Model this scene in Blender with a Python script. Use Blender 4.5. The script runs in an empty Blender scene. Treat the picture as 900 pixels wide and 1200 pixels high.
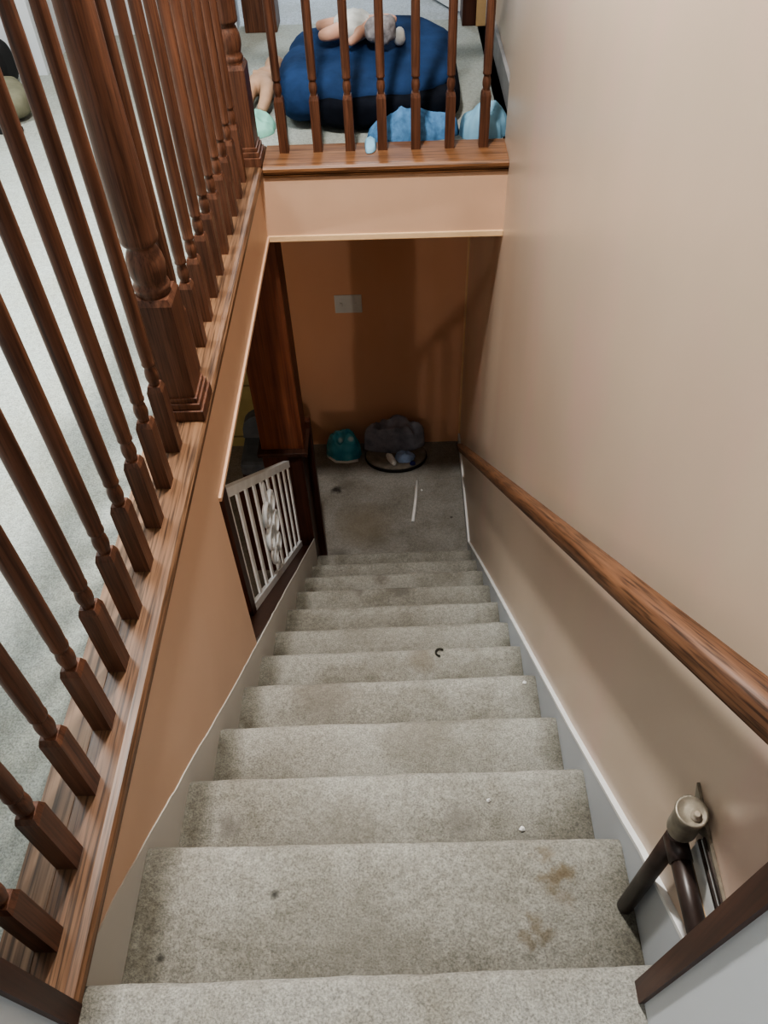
import bpy, bmesh, math, random
from mathutils import Vector, Matrix, noise
random.seed(7)
PI = math.pi
scene = bpy.context.scene
COL = scene.collection

# ------------------------------------------------------------------ materials
def new_mat(name):
    m = bpy.data.materials.new(name); m.use_nodes = True
    nt = m.node_tree; nt.nodes.clear()
    out = nt.nodes.new('ShaderNodeOutputMaterial')
    b = nt.nodes.new('ShaderNodeBsdfPrincipled')
    nt.links.new(b.outputs[0], out.inputs[0])
    return m, nt, b

def N(nt, typ, **kw):
    n = nt.nodes.new(typ)
    for k, v in kw.items():
        if k.startswith('i_'):
            n.inputs[k[2:].replace('_', ' ')].default_value = v
        else:
            setattr(n, k, v)
    return n

def L(nt, a, b): nt.links.new(a, b)

def pos(nt, scale=(1, 1, 1), rot=0.0):
    g = N(nt, 'ShaderNodeNewGeometry')
    if rot:
        m0 = N(nt, 'ShaderNodeMapping'); m0.inputs['Rotation'].default_value = (rot, 0, 0)
        L(nt, g.outputs['Position'], m0.inputs['Vector'])
        g = m0
    mp = N(nt, 'ShaderNodeMapping'); mp.inputs['Scale'].default_value = scale
    L(nt, g.outputs[0], mp.inputs['Vector'])
    return mp.outputs[0]

def noise_tex(nt, scale, detail=4, rough=0.55, vec=None, dist=0.0):
    n = N(nt, 'ShaderNodeTexNoise')
    n.inputs['Scale'].default_value = scale; n.inputs['Detail'].default_value = detail
    n.inputs['Roughness'].default_value = rough; n.inputs['Distortion'].default_value = dist
    if vec is None: vec = pos(nt)
    L(nt, vec, n.inputs['Vector'])
    return n.outputs['Fac']

def ramp(nt, fac, stops):
    r = N(nt, 'ShaderNodeValToRGB')
    els = r.color_ramp.elements
    while len(els) < len(stops): els.new(0.5)
    for e, (p, c) in zip(els, stops):
        e.position = p; e.color = (*c, 1) if len(c) == 3 else c
    L(nt, fac, r.inputs[0])
    return r.outputs[0]

def mix(nt, fac, a, b, mode='MIX'):
    m = N(nt, 'ShaderNodeMix', data_type='RGBA', blend_type=mode)
    if isinstance(fac, float): m.inputs[0].default_value = fac
    else: L(nt, fac, m.inputs[0])
    for v, i in ((a, 6), (b, 7)):
        if isinstance(v, tuple): m.inputs[i].default_value = (*v, 1)
        else: L(nt, v, m.inputs[i])
    return m.outputs[2]

def bump(nt, b, h, strength=0.3, dist=0.002):
    n = N(nt, 'ShaderNodeBump'); n.inputs['Strength'].default_value = strength
    n.inputs['Distance'].default_value = dist
    L(nt, h, n.inputs['Height']); L(nt, n.outputs[0], b.inputs['Normal'])

def set_spec(b, v): b.inputs['Specular IOR Level'].default_value = v

def plain(name, col, rough=0.6, var=0.12, scale=14, spec=0.4, metal=0.0, bumpy=0.0, bscale=120):
    m, nt, b = new_mat(name)
    f = noise_tex(nt, scale, 5)
    d = tuple(max(0, c * (1 - var)) for c in col); l = tuple(min(1, c * (1 + var)) for c in col)
    L(nt, ramp(nt, f, [(0.3, d), (0.7, l)]), b.inputs['Base Color'])
    b.inputs['Roughness'].default_value = rough; b.inputs['Metallic'].default_value = metal
    set_spec(b, spec)
    if bumpy: bump(nt, b, noise_tex(nt, bscale, 3), bumpy, 0.003)
    return m

def wood(name, axis, dark, midc, light, rough=0.32, pores=0.55, grain=70, rot=0.0):
    m, nt, b = new_mat(name)
    s = [grain] * 3; s['xyz'.index(axis)] = grain * 0.022
    f1 = noise_tex(nt, 1.0, 6, 0.62, pos(nt, tuple(s), rot), 0.4)
    base = ramp(nt, f1, [(0.28, dark), (0.5, midc), (0.72, light)])
    s2 = [grain * 3.2] * 3; s2['xyz'.index(axis)] = grain * 0.09
    f2 = noise_tex(nt, 1.0, 3, 0.5, pos(nt, tuple(s2), rot))
    pore = ramp(nt, f2, [(0.36, (pores,) * 3), (0.52, (1, 1, 1))])
    c = mix(nt, 1.0, base, pore, 'MULTIPLY')
    f3 = noise_tex(nt, 4.0, 2)
    c = mix(nt, 1.0, c, ramp(nt, f3, [(0.3, (0.8,) * 3), (0.7, (1.12,) * 3)]), 'MULTIPLY')
    L(nt, c, b.inputs['Base Color'])
    b.inputs['Roughness'].default_value = rough; set_spec(b, 0.32)
    bump(nt, b, f2, 0.25, 0.0006)
    return m

def carpet(name, base, stains=(), dirt=0.5):
    m, nt, b = new_mat(name)
    P = pos(nt)
    f = noise_tex(nt, 260, 4, 0.7, P)
    lo = tuple(c * 0.62 for c in base); hi = tuple(min(1, c * 1.32) for c in base)
    c = ramp(nt, f, [(0.34, lo), (0.5, base), (0.66, hi)])
    f2 = noise_tex(nt, 75, 3, 0.6, P)
    c = mix(nt, 1.0, c, ramp(nt, f2, [(0.36, (0.86,) * 3), (0.62, (1.08,) * 3)]), 'MULTIPLY')
    f3 = noise_tex(nt, 4.5, 5, 0.65, P)
    dk = 1 - 0.45 * dirt
    c = mix(nt, 1.0, c, ramp(nt, f3, [(0.32, (dk, dk * 0.97, dk * 0.9)), (0.6, (1.04, 1.04, 1.03))]), 'MULTIPLY')
    wob = N(nt, 'ShaderNodeTexNoise'); wob.inputs['Scale'].default_value = 38; wob.inputs['Detail'].default_value = 4
    L(nt, P, wob.inputs['Vector'])
    add = N(nt, 'ShaderNodeVectorMath', operation='MULTIPLY_ADD')
    add.inputs[1].default_value = (0.06,) * 3
    L(nt, wob.outputs['Color'], add.inputs[0]); L(nt, P, add.inputs[2])
    sub = N(nt, 'ShaderNodeVectorMath', operation='SUBTRACT'); sub.inputs[1].default_value = (0.03,) * 3
    L(nt, add.outputs[0], sub.inputs[0])
    for (p, r, col, amt, rough_edge) in stains:
        d = N(nt, 'ShaderNodeVectorMath', operation='DISTANCE'); d.inputs[1].default_value = p
        L(nt, sub.outputs[0] if rough_edge else P, d.inputs[0])
        mr = N(nt, 'ShaderNodeMapRange'); mr.inputs['From Min'].default_value = r * 0.35
        mr.inputs['From Max'].default_value = r; mr.inputs['To Min'].default_value = amt; mr.inputs['To Max'].default_value = 0
        L(nt, d.outputs['Value'], mr.inputs['Value'])
        c = mix(nt, mr.outputs[0], c, col)
    at = N(nt, 'ShaderNodeAttribute', attribute_name='dirt')  # per-vertex dirt mixed with painted shade
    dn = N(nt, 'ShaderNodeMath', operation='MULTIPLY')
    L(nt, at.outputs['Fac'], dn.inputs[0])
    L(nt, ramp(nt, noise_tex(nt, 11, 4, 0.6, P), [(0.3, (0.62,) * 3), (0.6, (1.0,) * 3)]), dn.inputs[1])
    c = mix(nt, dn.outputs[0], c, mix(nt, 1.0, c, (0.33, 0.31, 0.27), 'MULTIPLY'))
    L(nt, c, b.inputs['Base Color'])
    b.inputs['Roughness'].default_value = 1.0; set_spec(b, 0.05)
    b.inputs['Sheen Weight'].default_value = 0.15
    h = mix(nt, 0.5, f, f2)
    bump(nt, b, h, 0.9, 0.006)
    return m

def paint(name, base, patch=None, rough=0.42, amt=0.5, spec=0.4):
    m, nt, b = new_mat(name)
    P = pos(nt)
    f = noise_tex(nt, 2.2, 4, 0.5, pos(nt, (1, 0.8, 0.45)))
    d = tuple(c * 0.93 for c in base); l = tuple(min(1, c * 1.05) for c in base)
    c = ramp(nt, f, [(0.3, d), (0.7, l)])
    if patch:
        f2 = noise_tex(nt, 1.7, 3, 0.5, pos(nt, (1.3, 1.6, 0.5)), 0.6)
        msk = ramp(nt, f2, [(0.52, (0, 0, 0)), (0.66, (amt,) * 3)])
        c = mix(nt, msk, c, patch)
    L(nt, c, b.inputs['Base Color'])
    b.inputs['Roughness'].default_value = rough; set_spec(b, spec)
    bump(nt, b, noise_tex(nt, 160, 3, 0.5, P), 0.08, 0.001)
    return m

R_ = 0.209
STAIR_STAINS = [
    ((0.770, 0.195, -0.209), 0.026, (0.15, 0.11, 0.06), 0.75, True),
    ((0.748, 0.182, -0.209), 0.024, (0.15, 0.11, 0.06), 0.7, True),
    ((0.725, 0.190, -0.209), 0.016, (0.17, 0.13, 0.08), 0.6, True),
    ((0.757, 0.150, -0.209), 0.018, (0.2, 0.16, 0.12), 0.45, True),
    ((0.705, 0.115, -0.209), 0.020, (0.17, 0.13, 0.08), 0.6, True),
    ((0.720, 0.095, -0.209), 0.022, (0.16, 0.12, 0.07), 0.6, True),
    ((0.690, 0.085, -0.209), 0.018, (0.17, 0.13, 0.08), 0.55, True),
    ((0.735, 0.235, -0.209), 0.022, (0.2, 0.16, 0.11), 0.5, True),
    ((0.248, 0.163, -0.205), 0.011, (0.05, 0.05, 0.045), 0.9, False),
    ((0.061, 0.062, -0.205), 0.011, (0.05, 0.05, 0.045), 0.9, False),
    ((0.106, 0.366, -0.418), 0.03, (0.17, 0.155, 0.145), 0.5, True),
    ((0.60, 0.37, -0.418), 0.05, (0.2, 0.19, 0.17), 0.5, True),
    ((0.33, 0.30, -0.418), 0.16, (0.2, 0.185, 0.155), 0.4, True),
    ((0.40, 0.06, -0.209), 0.14, (0.2, 0.19, 0.16), 0.35, True),
    ((0.478, 1.93, -1.672), 0.07, (0.14, 0.13, 0.115), 0.6, True),
    ((0.28, 1.92, -1.672), 0.035, (0.15, 0.135, 0.12), 0.55, True),
    ((0.38, 2.14, -1.881), 0.05, (0.14, 0.12, 0.10), 0.5, True),
    ((0.55, 1.16, -1.045), 0.07, (0.17, 0.14, 0.10), 0.5, True),
    ((0.25, 0.92, -0.836), 0.12, (0.2, 0.18, 0.15), 0.45, True),
    ((0.50, 0.70, -0.627), 0.12, (0.2, 0.18, 0.15), 0.35, True),
]
LAND_STAINS = [
    ((0.066, 3.36, -2.508), 0.045, (0.03, 0.025, 0.02), 0.9, True),
    ((0.12, 3.40, -2.508), 0.06, (0.14, 0.12, 0.10), 0.5, True),
    ((0.25, 3.05, -2.508), 0.22, (0.2, 0.165, 0.11), 0.55, True),
    ((0.10, 2.80, -2.508), 0.09, (0.10, 0.09, 0.08), 0.5, True),
    ((0.80, 3.10, -2.508), 0.012, (0.06, 0.05, 0.04), 0.8, False),
]
M = {
    'carpet_stairs': carpet('stair_carpet', (0.35, 0.345, 0.312), STAIR_STAINS, 0.75),
    'carpet_hall': carpet('hall_carpet', (0.345, 0.34, 0.31), (), 0.5),
    'carpet_upper': carpet('upper_carpet', (0.345, 0.372, 0.350), (), 0.16),
    'carpet_lower': carpet('landing_carpet', (0.30, 0.29, 0.265), LAND_STAINS, 0.7),
    'carpet_blue': carpet('bedroom_carpet', (0.42, 0.46, 0.50), (), 0.3),
    'peach': paint('peach_paint', (0.65, 0.43, 0.295), (0.67, 0.46, 0.33), 0.45, 0.4),
    'peach_lower': paint('orange_peach_paint', (0.68, 0.40, 0.26), (0.64, 0.35, 0.21), 0.5, 0.4),
    'beige': paint('beige_paint', (0.60, 0.475, 0.37), (0.64, 0.45, 0.38), 0.34, 0.55, 0.5),
    'white': paint('white_paint', (0.66, 0.70, 0.74), None, 0.5),
    'skirt': paint('skirt_paint', (0.56, 0.54, 0.50), None, 0.5),
    'skirt_right': paint('grey_skirt_paint', (0.52, 0.56, 0.60), None, 0.45),
    'white_trim': plain('white_trim', (0.78, 0.80, 0.80), 0.4, 0.05),
    'cream_trim': plain('cream_trim', (0.74, 0.52, 0.31), 0.4, 0.05),
    'ceiling': plain('ceiling_paint', (0.75, 0.74, 0.70), 0.9, 0.03),
    'yellow': None,
    'oak_y': wood('oak_along_y', 'y', (0.085, 0.044, 0.025), (0.155, 0.083, 0.046), (0.22, 0.125, 0.071), 0.36, 0.36, 60),
    'oak_worn': wood('worn_oak', 'y', (0.13, 0.075, 0.045), (0.24, 0.145, 0.09), (0.34, 0.22, 0.14), 0.45, 0.3, 38),
    'oak_x': wood('oak_along_x', 'x', (0.14, 0.064, 0.03), (0.23, 0.108, 0.05), (0.31, 0.16, 0.08), 0.4, 0.4, 60),
    'oak_z': wood('oak_along_z', 'z', (0.064, 0.027, 0.016), (0.112, 0.048, 0.028), (0.165, 0.075, 0.044), 0.42, 0.6, 75),
    'rail_y': wood('rail_oak', 'y', (0.085, 0.040, 0.021), (0.15, 0.072, 0.038), (0.215, 0.11, 0.060), 0.5, 0.35, 75, math.radians(39.7)),
    'dark_z': wood('dark_wood_z', 'z', (0.035, 0.012, 0.008), (0.06, 0.021, 0.013), (0.09, 0.034, 0.02), 0.4, 0.7, 60),
    'dark_y': wood('dark_wood_y', 'y', (0.03, 0.013, 0.009), (0.045, 0.019, 0.012), (0.065, 0.028, 0.018), 0.4, 0.7, 60),
    'column': wood('column_wood', 'z', (0.07, 0.022, 0.011), (0.11, 0.036, 0.018), (0.15, 0.055, 0.027), 0.4, 0.75, 35),
    'iron_white': plain('white_painted_iron', (0.76, 0.80, 0.82), 0.45, 0.1),
    'brown_metal': plain('brown_painted_metal', (0.035, 0.022, 0.018), 0.38, 0.3, 30, 0.5),
    'grey_metal': plain('tarnished_metal', (0.28, 0.25, 0.20), 0.42, 0.25, 60, 0.5, 0.55),
    'brass': plain('dull_bolt', (0.48, 0.42, 0.34), 0.4, 0.2, 80, 0.5, 0.6),
    'navy': plain('navy_fabric', (0.016, 0.040, 0.105), 0.85, 0.35, 9, 0.15, 0, 0.5, 45),
    'black_fabric_shade': plain('black_fabric_shade', (0.008, 0.010, 0.016), 0.9, 0.3, 20, 0.1),
    'blue_towel': plain('light_blue_towel', (0.10, 0.23, 0.42), 0.95, 0.35, 30, 0.1, 0, 0.8, 90),
    'blue_cloth': plain('pale_blue_cloth', (0.24, 0.45, 0.60), 0.9, 0.12, 12, 0.15, 0, 0.3, 40),
    'mint': plain('mint_cloth', (0.25, 0.52, 0.42), 0.9, 0.15, 14, 0.15),
    'vinyl': plain('doll_vinyl', (0.62, 0.36, 0.26), 0.5, 0.08, 20, 0.4),
    'vinyl_tan': plain('doll_vinyl_tan', (0.42, 0.27, 0.18), 0.6, 0.12, 20, 0.3),
    'doll_white': plain('doll_dress', (0.68, 0.70, 0.68), 0.9, 0.15, 30, 0.1),
    'doll_hair': plain('doll_hair', (0.27, 0.26, 0.27), 0.9, 0.35, 50, 0.1, 0, 0.8, 160),
    'denim': plain('grey_blue_jacket', (0.26, 0.27, 0.33), 0.9, 0.3, 16, 0.1, 0, 0.4, 60),
    'shirt': plain('light_blue_shirt', (0.30, 0.42, 0.66), 0.85, 0.25, 16, 0.1),
    'paper': plain('white_scrap', (0.8, 0.8, 0.78), 0.7, 0.05),
    'navy_print': plain('navy_print', (0.02, 0.03, 0.14), 0.8, 0.2),
    'mat_grey': plain('grey_mat', (0.22, 0.20, 0.17), 0.9, 0.2, 30, 0.1),
    'rim_shade': plain('painted_rim_shade', (0.012, 0.011, 0.011), 0.6, 0.2),
    'olive': plain('olive_canvas', (0.16, 0.155, 0.11), 0.9, 0.15, 20, 0.1),
    'black': plain('black_bag', (0.012, 0.012, 0.013), 0.7, 0.2, 20, 0.3),
    'plastic_plate': plain('switch_plastic', (0.62, 0.64, 0.62), 0.4, 0.04),
    'tan': plain('tan_casing_edge', (0.40, 0.27, 0.14), 0.5, 0.1),
    'grey_upholstery': plain('grey_upholstery', (0.10, 0.12, 0.14), 0.85, 0.2),
    'charcoal': plain('charcoal_baseboard', (0.28, 0.27, 0.265), 0.6, 0.15),
    'crumb': plain('dark_crumb', (0.03, 0.028, 0.02), 0.8, 0.2),
    'smoke': plain('lamp_glass', (0.8, 0.8, 0.78), 0.4, 0.02),
}
def yellow_mat():
    m, nt, b = new_mat('yellow_panelling')
    g = N(nt, 'ShaderNodeNewGeometry'); sx = N(nt, 'ShaderNodeSeparateXYZ'); L(nt, g.outputs['Position'], sx.inputs[0])
    md = N(nt, 'ShaderNodeMath', operation='PINGPONG'); md.inputs[1].default_value = 0.22
    ad = N(nt, 'ShaderNodeMath', operation='ADD'); ad.inputs[1].default_value = 3.30
    L(nt, sx.outputs['Z'], ad.inputs[0]); L(nt, ad.outputs[0], md.inputs[0])
    line = ramp(nt, md.outputs[0], [(0.0, (0.25,) * 3), (0.012, (1, 1, 1))])
    c = mix(nt, 1.0, (0.36, 0.33, 0.15), line, 'MULTIPLY')
    c = mix(nt, 1.0, c, ramp(nt, noise_tex(nt, 5, 4), [(0.3, (0.75,) * 3), (0.7, (1.1,) * 3)]), 'MULTIPLY')
    L(nt, c, b.inputs['Base Color']); b.inputs['Roughness'].default_value = 0.6
    return m
M['yellow'] = yellow_mat()
def bag_mat():
    m, nt, b = new_mat('turquoise_plastic')
    v = N(nt, 'ShaderNodeTexVoronoi'); v.inputs['Scale'].default_value = 13; L(nt, pos(nt), v.inputs['Vector'])
    c = ramp(nt, v.outputs['Distance'], [(0.12, (0.6, 0.78, 0.82)), (0.3, (0.12, 0.48, 0.60)), (0.7, (0.05, 0.32, 0.45))])
    L(nt, c, b.inputs['Base Color']); b.inputs['Roughness'].default_value = 0.25
    bump(nt, b, noise_tex(nt, 30, 4), 0.6, 0.01)
    return m
M['bag'] = bag_mat()

# ------------------------------------------------------------------ mesh helpers
class MB:
    def __init__(s): s.v = []; s.f = []; s.sm = []
    def add(s, verts, faces, smooth=False):
        o = len(s.v); s.v += [Vector(p) for p in verts]
        s.f += [[i + o for i in f] for f in faces]; s.sm += [smooth] * len(faces)
        return s
    def box(s, x0, x1, y0, y1, z0, z1, bev=0.0):
        if bev <= 0:
            V = [(x, y, z) for z in (z0, z1) for y in (y0, y1) for x in (x0, x1)]
            return s.add(V, [(0, 2, 3, 1), (4, 5, 7, 6), (0, 1, 5, 4), (2, 6, 7, 3), (0, 4, 6, 2), (1, 3, 7, 5)])
        bm = bmesh.new()
        bmesh.ops.create_cube(bm, size=1.0)
        for v in bm.verts:
            v.co = Vector(((x0 + x1) / 2 + v.co.x * (x1 - x0), (y0 + y1) / 2 + v.co.y * (y1 - y0), (z0 + z1) / 2 + v.co.z * (z1 - z0)))
        bmesh.ops.bevel(bm, geom=bm.edges[:], offset=bev, segments=2, affect='EDGES', profile=0.6)
        return s.frombm(bm)
    def frombm(s, bm, smooth=False):
        bm.verts.index_update()
        s.add([v.co.copy() for v in bm.verts], [[v.index for v in f.verts] for f in bm.faces], smooth)
        bm.free(); return s
    def prism(s, poly, axis, a, b):
        # poly: 2-D points; axis 'x': (y,z), 'y': (x,z), 'z': (x,y)
        def P(p, t): return {'x': (t, p[0], p[1]), 'y': (p[0], t, p[1]), 'z': (p[0], p[1], t)}[axis]
        n = len(poly)
        V = [P(p, a) for p in poly] + [P(p, b) for p in poly]
        F = [list(range(n))[::-1], list(range(n, 2 * n))] + [(i, (i + 1) % n, n + (i + 1) % n, n + i) for i in range(n)]
        return s.add(V, F)
    def lathe(s, prof, c=(0, 0, 0), seg=20, mat=None, smooth=True):
        V = []; F = []
        for (r, z) in prof:
            for k in range(seg):
                a = 2 * PI * k / seg
                p = Vector((r * math.cos(a), r * math.sin(a), z))
                V.append((mat @ p if mat else p) + Vector(c))
        for i in range(len(prof) - 1):
            for k in range(seg):
                k2 = (k + 1) % seg
                F.append((i * seg + k, i * seg + k2, (i + 1) * seg + k2, (i + 1) * seg + k))
        n = len(prof)
        s.add(V, F, smooth)
        o = len(s.v) - len(V)
        s.f += [[o + k for k in range(seg)][::-1], [o + (n - 1) * seg + k for k in range(seg)]]; s.sm += [False, False]
        return s
    def tube(s, pts, r, seg=12, closed=False):
        pts = [Vector(p) for p in pts]; n = len(pts); V = []; F = []
        rr = r if isinstance(r, (list, tuple)) else [r] * n
        prev = None
        for i, p in enumerate(pts):
            t = (pts[(i + 1) % n] - pts[i - 1]) if closed else (pts[min(i + 1, n - 1)] - pts[max(i - 1, 0)])
            t.normalize()
            u = t.cross(Vector((0, 0, 1))) if prev is None else prev - t * prev.dot(t)
            if u.length < 1e-5: u = t.cross(Vector((1, 0, 0)))
            u.normalize(); w = t.cross(u); prev = u
            for k in range(seg):
                a = 2 * PI * k / seg
                V.append(p + (u * math.cos(a) + w * math.sin(a)) * rr[i])
        m = n if closed else n - 1
        for i in range(m):
            for k in range(seg):
                k2 = (k + 1) % seg; j = (i + 1) % n
                F.append((i * seg + k, i * seg + k2, j * seg + k2, j * seg + k))
        if not closed:
            F.append(list(range(seg))[::-1]); F.append([(n - 1) * seg + k for k in range(seg)])
        return s.add(V, F, True)
    def build(s, name, mat, parent=None, origin=None, sharp=True):
        off = Vector((0, 0, 0))
        if parent is not None:
            q = parent
            while q is not None: off += Vector(q.location); q = q.parent
        elif origin is not None: off = Vector(origin)
        me = bpy.data.meshes.new(name)
        me.from_pydata([v - off for v in s.v], [], s.f)
        me.polygons.foreach_set('use_smooth', s.sm)
        me.materials.append(mat)
        me.update()
        if getattr(s, 'dirt', None):
            at = me.attributes.new('dirt', 'FLOAT', 'POINT'); at.data.foreach_set('value', s.dirt)
        bm = bmesh.new(); bm.from_mesh(me); bmesh.ops.recalc_face_normals(bm, faces=bm.faces[:]); bm.to_mesh(me); bm.free()
        o = bpy.data.objects.new(name, me); COL.objects.link(o)
        if parent is not None: o.parent = parent
        elif origin is not None: o.location = origin
        return o

def tag(o, label=None, cat=None, group=None, kind=None):
    if label: o['label'] = label
    if cat: o['category'] = cat
    if group: o['group'] = group
    if kind: o['kind'] = kind
    return o
def empty(name, loc, label, cat, group=None):
    o = bpy.data.objects.new(name, None); COL.objects.link(o); o.location = loc
    o.empty_display_size = 0.1
    return tag(o, label, cat, group)
def struct(name, mb, mat, label=None, cat=None):
    o = mb.build(name, mat); o['kind'] = 'structure'
    if label: o['label'] = label
    if cat: o['category'] = cat
    return o

# ------------------------------------------------------------------ measured layout
R = 0.209; ZL = -12 * R
NL = [-0.020, 0.254, 0.475, 0.709, 0.954, 1.194, 1.431, 1.679, 1.928, 2.170, 2.411, 2.651]
NR = [0.004, 0.263, 0.493, 0.732, 0.980, 1.218, 1.458, 1.702, 1.949, 2.196, 2.431, 2.672]
XT0, XT1 = 0.0, 0.882
XW = 0.893            # right stair wall
YF = 2.545            # face of the far header
YB = 3.80             # lower back wall
ZH = -0.262           # underside of the upper floor
CEIL = 2.45
def line(y): return -0.871 * y

# ------------------------------------------------------------------ setting
W = lambda: MB()
struct('wall_right', W().prism([(-0.05, -2.75), (4.0, -2.75), (4.0, 0.0), (2.70, 0.0), (2.70, CEIL), (-0.05, CEIL)], 'x', XW, XW + 0.12), M['beige'],
       'long beige painted wall on the right of the stairs', 'wall')
struct('wall_left', W().prism([(-0.05, -0.012), (-0.05, -2.7), (1.18, -2.7), (1.18, -0.012)], 'x', -0.12, -0.002), M['peach'],
       'peach wall on the left under the oak ledge', 'wall')
struct('wall_fascia', W().box(-0.14, -0.002, 1.18, YF, ZH, -0.012), M['peach'], 'peach fascia below the oak ledge', 'wall')
struct('wall_header', W().box(-0.14, XW, YF, YF + 0.12, ZH, -0.012), M['peach'], 'peach header above the lower landing', 'wall')
struct('trim_header_edge', W().box(-0.002, XW, YF - 0.006, YF + 0.02, ZH - 0.012, ZH + 0.012, 0.003), M['cream_trim'], 'cream strip along the lower edge of the header', 'trim')
struct('trim_fascia_edge', W().box(-0.02, 0.0055, 1.18, YF, ZH - 0.004, ZH + 0.012, 0.002), M['peach'])
struct('wall_back_lower', W().box(-0.23, XW, YB, YB + 0.1, ZL - 0.02, ZH), M['peach_lower'], 'dim orange wall at the foot of the stairs', 'wall')
struct('wall_back_lower_room', W().box(-3.2, -0.23, YB, YB + 0.1, ZL - 0.02, ZH), M['yellow'], 'dim yellow panelled wall of the lower room', 'wall')
struct('wall_left_lower_room', W().box(-3.3, -3.2, -1.9, YB + 0.1, ZL - 0.02, ZH), M['peach_lower'])
struct('wall_front_lower_room', W().box(-3.3, XW, -2.0, -1.9, ZL - 0.02, ZH), M['peach_lower'])
struct('ceiling_lower', W().box(-3.3, -0.14, -2.0, YB + 0.1, ZH - 0.01, ZH), M['ceiling'])
struct('ceiling_landing', W().box(-0.14, XW + 0.0, YF + 0.12, YB + 0.1, ZH - 0.01, ZH), M['ceiling'])
def grid_slab(x0, x1, y0, y1, z0, z1): return W().box(x0, x1, y0, y1, z0, z1)
struct('floor_lower', grid_slab(-3.3, XW, -2.0, YB + 0.1, ZL - 0.1, ZL), M['carpet_lower'], 'grey carpet of the lower landing', 'floor')
struct('floor_upper', W().prism([(-2.9, -0.06), (-0.116, -0.06), (-0.116, 2.71), (0.95, 2.71), (0.95, 4.10), (-2.9, 4.10)], 'z', ZH, 0.0), M['carpet_upper'],
       'pale carpet of the upper floor beyond the railings', 'floor')
struct('floor_bedroom', W().box(-1.2, 2.0, 4.10, 6.6, -0.2, -0.001), M['carpet_blue'], 'bluish carpet beyond the far doorway', 'floor')
# upper room shell
struct('wall_right_upper', W().box(0.948, 1.06, 2.70, 4.02, 0.0, CEIL), M['beige'])
struct('baseboard_right', W().box(0.932, 0.948, 2.705, 4.0, 0.0, 0.105, 0.003), M['charcoal'], 'dark baseboard on the right of the upper floor', 'baseboard')
wl = W()
wl.box(-1.04, -0.255, 4.03, 4.14, 0, CEIL); wl.box(-0.255, 0.93, 4.03, 4.14, 2.06, CEIL)
struct('wall_far', wl, M['white'], 'white wall behind the railing at the far end', 'wall')
struct('wall_far_left', W().box(-2.9, -1.04, 3.54, 4.14, 0, CEIL), M['white'], 'white projecting wall corner at upper left', 'wall')
struct('wall_left_upper', W().box(-3.0, -2.9, -0.2, 4.14, 0, CEIL), M['white'])
struct('wall_front_upper', W().box(-3.0, -0.002, -0.17, -0.075, 0, CEIL), M['white'])
struct('ceiling', W().box(-3.0, 1.1, -1.9, 4.14, CEIL, CEIL + 0.05), M['ceiling'])
# bedroom beyond the doorway
struct('wall_bedroom', W().box(-1.3, 2.0, 6.6, 6.7, 0, CEIL), M['white'])
struct('wall_bedroom_left', W().box(-1.3, -1.2, 4.14, 6.6, 0, CEIL), M['white'])
struct('wall_bedroom_right', W().box(1.9, 2.0, 4.14, 6.6, 0, CEIL), M['white'])
struct('ceiling_bedroom', W().box(-1.3, 2.0, 4.14, 6.7, CEIL, CEIL + 0.05), M['ceiling'])
struct('trim_1', W().box(-0.215, -0.06, 3.995, 4.15, 0, 2.1, 0.004), M['oak_z'], 'brown wooden casing left of the far doorway', 'door casing')
struct('trim_2', W().box(0.82, 0.885, 3.995, 4.15, 0, 2.1, 0.004), M['dark_z'], 'brown wooden casing right of the far doorway', 'door casing')
struct('trim_3', W().box(0.885, 0.93, 3.99, 4.03, 0, 2.1), M['tan'])
d = W(); hv = Vector((0.80, 4.17, 0)); dv = Vector((-0.34, 0.73, 0)).normalized(); pv = Vector((dv.y, -dv.x, 0)) * 0.035
d.add([hv + dv * 0.76 * i + pv * j + Vector((0, 0, z)) for z in (0.012, 2.03) for j in (0, 1) for i in (0, 1)],
      [(0, 2, 3, 1), (4, 5, 7, 6), (0, 1, 5, 4), (2, 6, 7, 3), (0, 4, 6, 2), (1, 3, 7, 5)])
struct('door_1', d, M['white_trim'], 'white door standing open into the far room', 'door')
# hallway the camera stands in
LEAN = 0.045 * CEIL
struct('wall_hall_right', W().prism([(-1.8, 0), (-0.05, 0), (-0.05 - LEAN, CEIL), (-1.8, CEIL)], 'x', 0.816, XW + 0.1), M['white'], 'pale grey wall beside the right-hand dark casing', 'wall')
struct('wall_hall_left', W().prism([(-1.8, 0), (-0.075, 0), (-0.075 - LEAN * 0.7, CEIL), (-1.8, CEIL)], 'x', -0.12, 0.004), M['white'], 'pale wall beside the left-hand dark casing', 'wall')
struct('wall_hall_back', W().box(-0.12, XW + 0.1, -1.9, -1.8, 0, CEIL), M['white'])
struct('trim_4', W().prism([(-0.05, 0), (-0.022, 0), (-0.022 - LEAN, CEIL), (-0.05 - LEAN, CEIL)], 'x', 0.808, XW + 0.01), M['dark_z'], 'dark wooden casing at the right of the stair head', 'door casing')
struct('trim_5', W().prism([(-0.075, 0), (-0.046, 0), (-0.046 - LEAN * 0.7, CEIL), (-0.075 - LEAN * 0.7, CEIL)], 'x', -0.12, 0.018), M['dark_z'], 'dark wooden casing at the left of the stair head', 'door casing')
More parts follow.
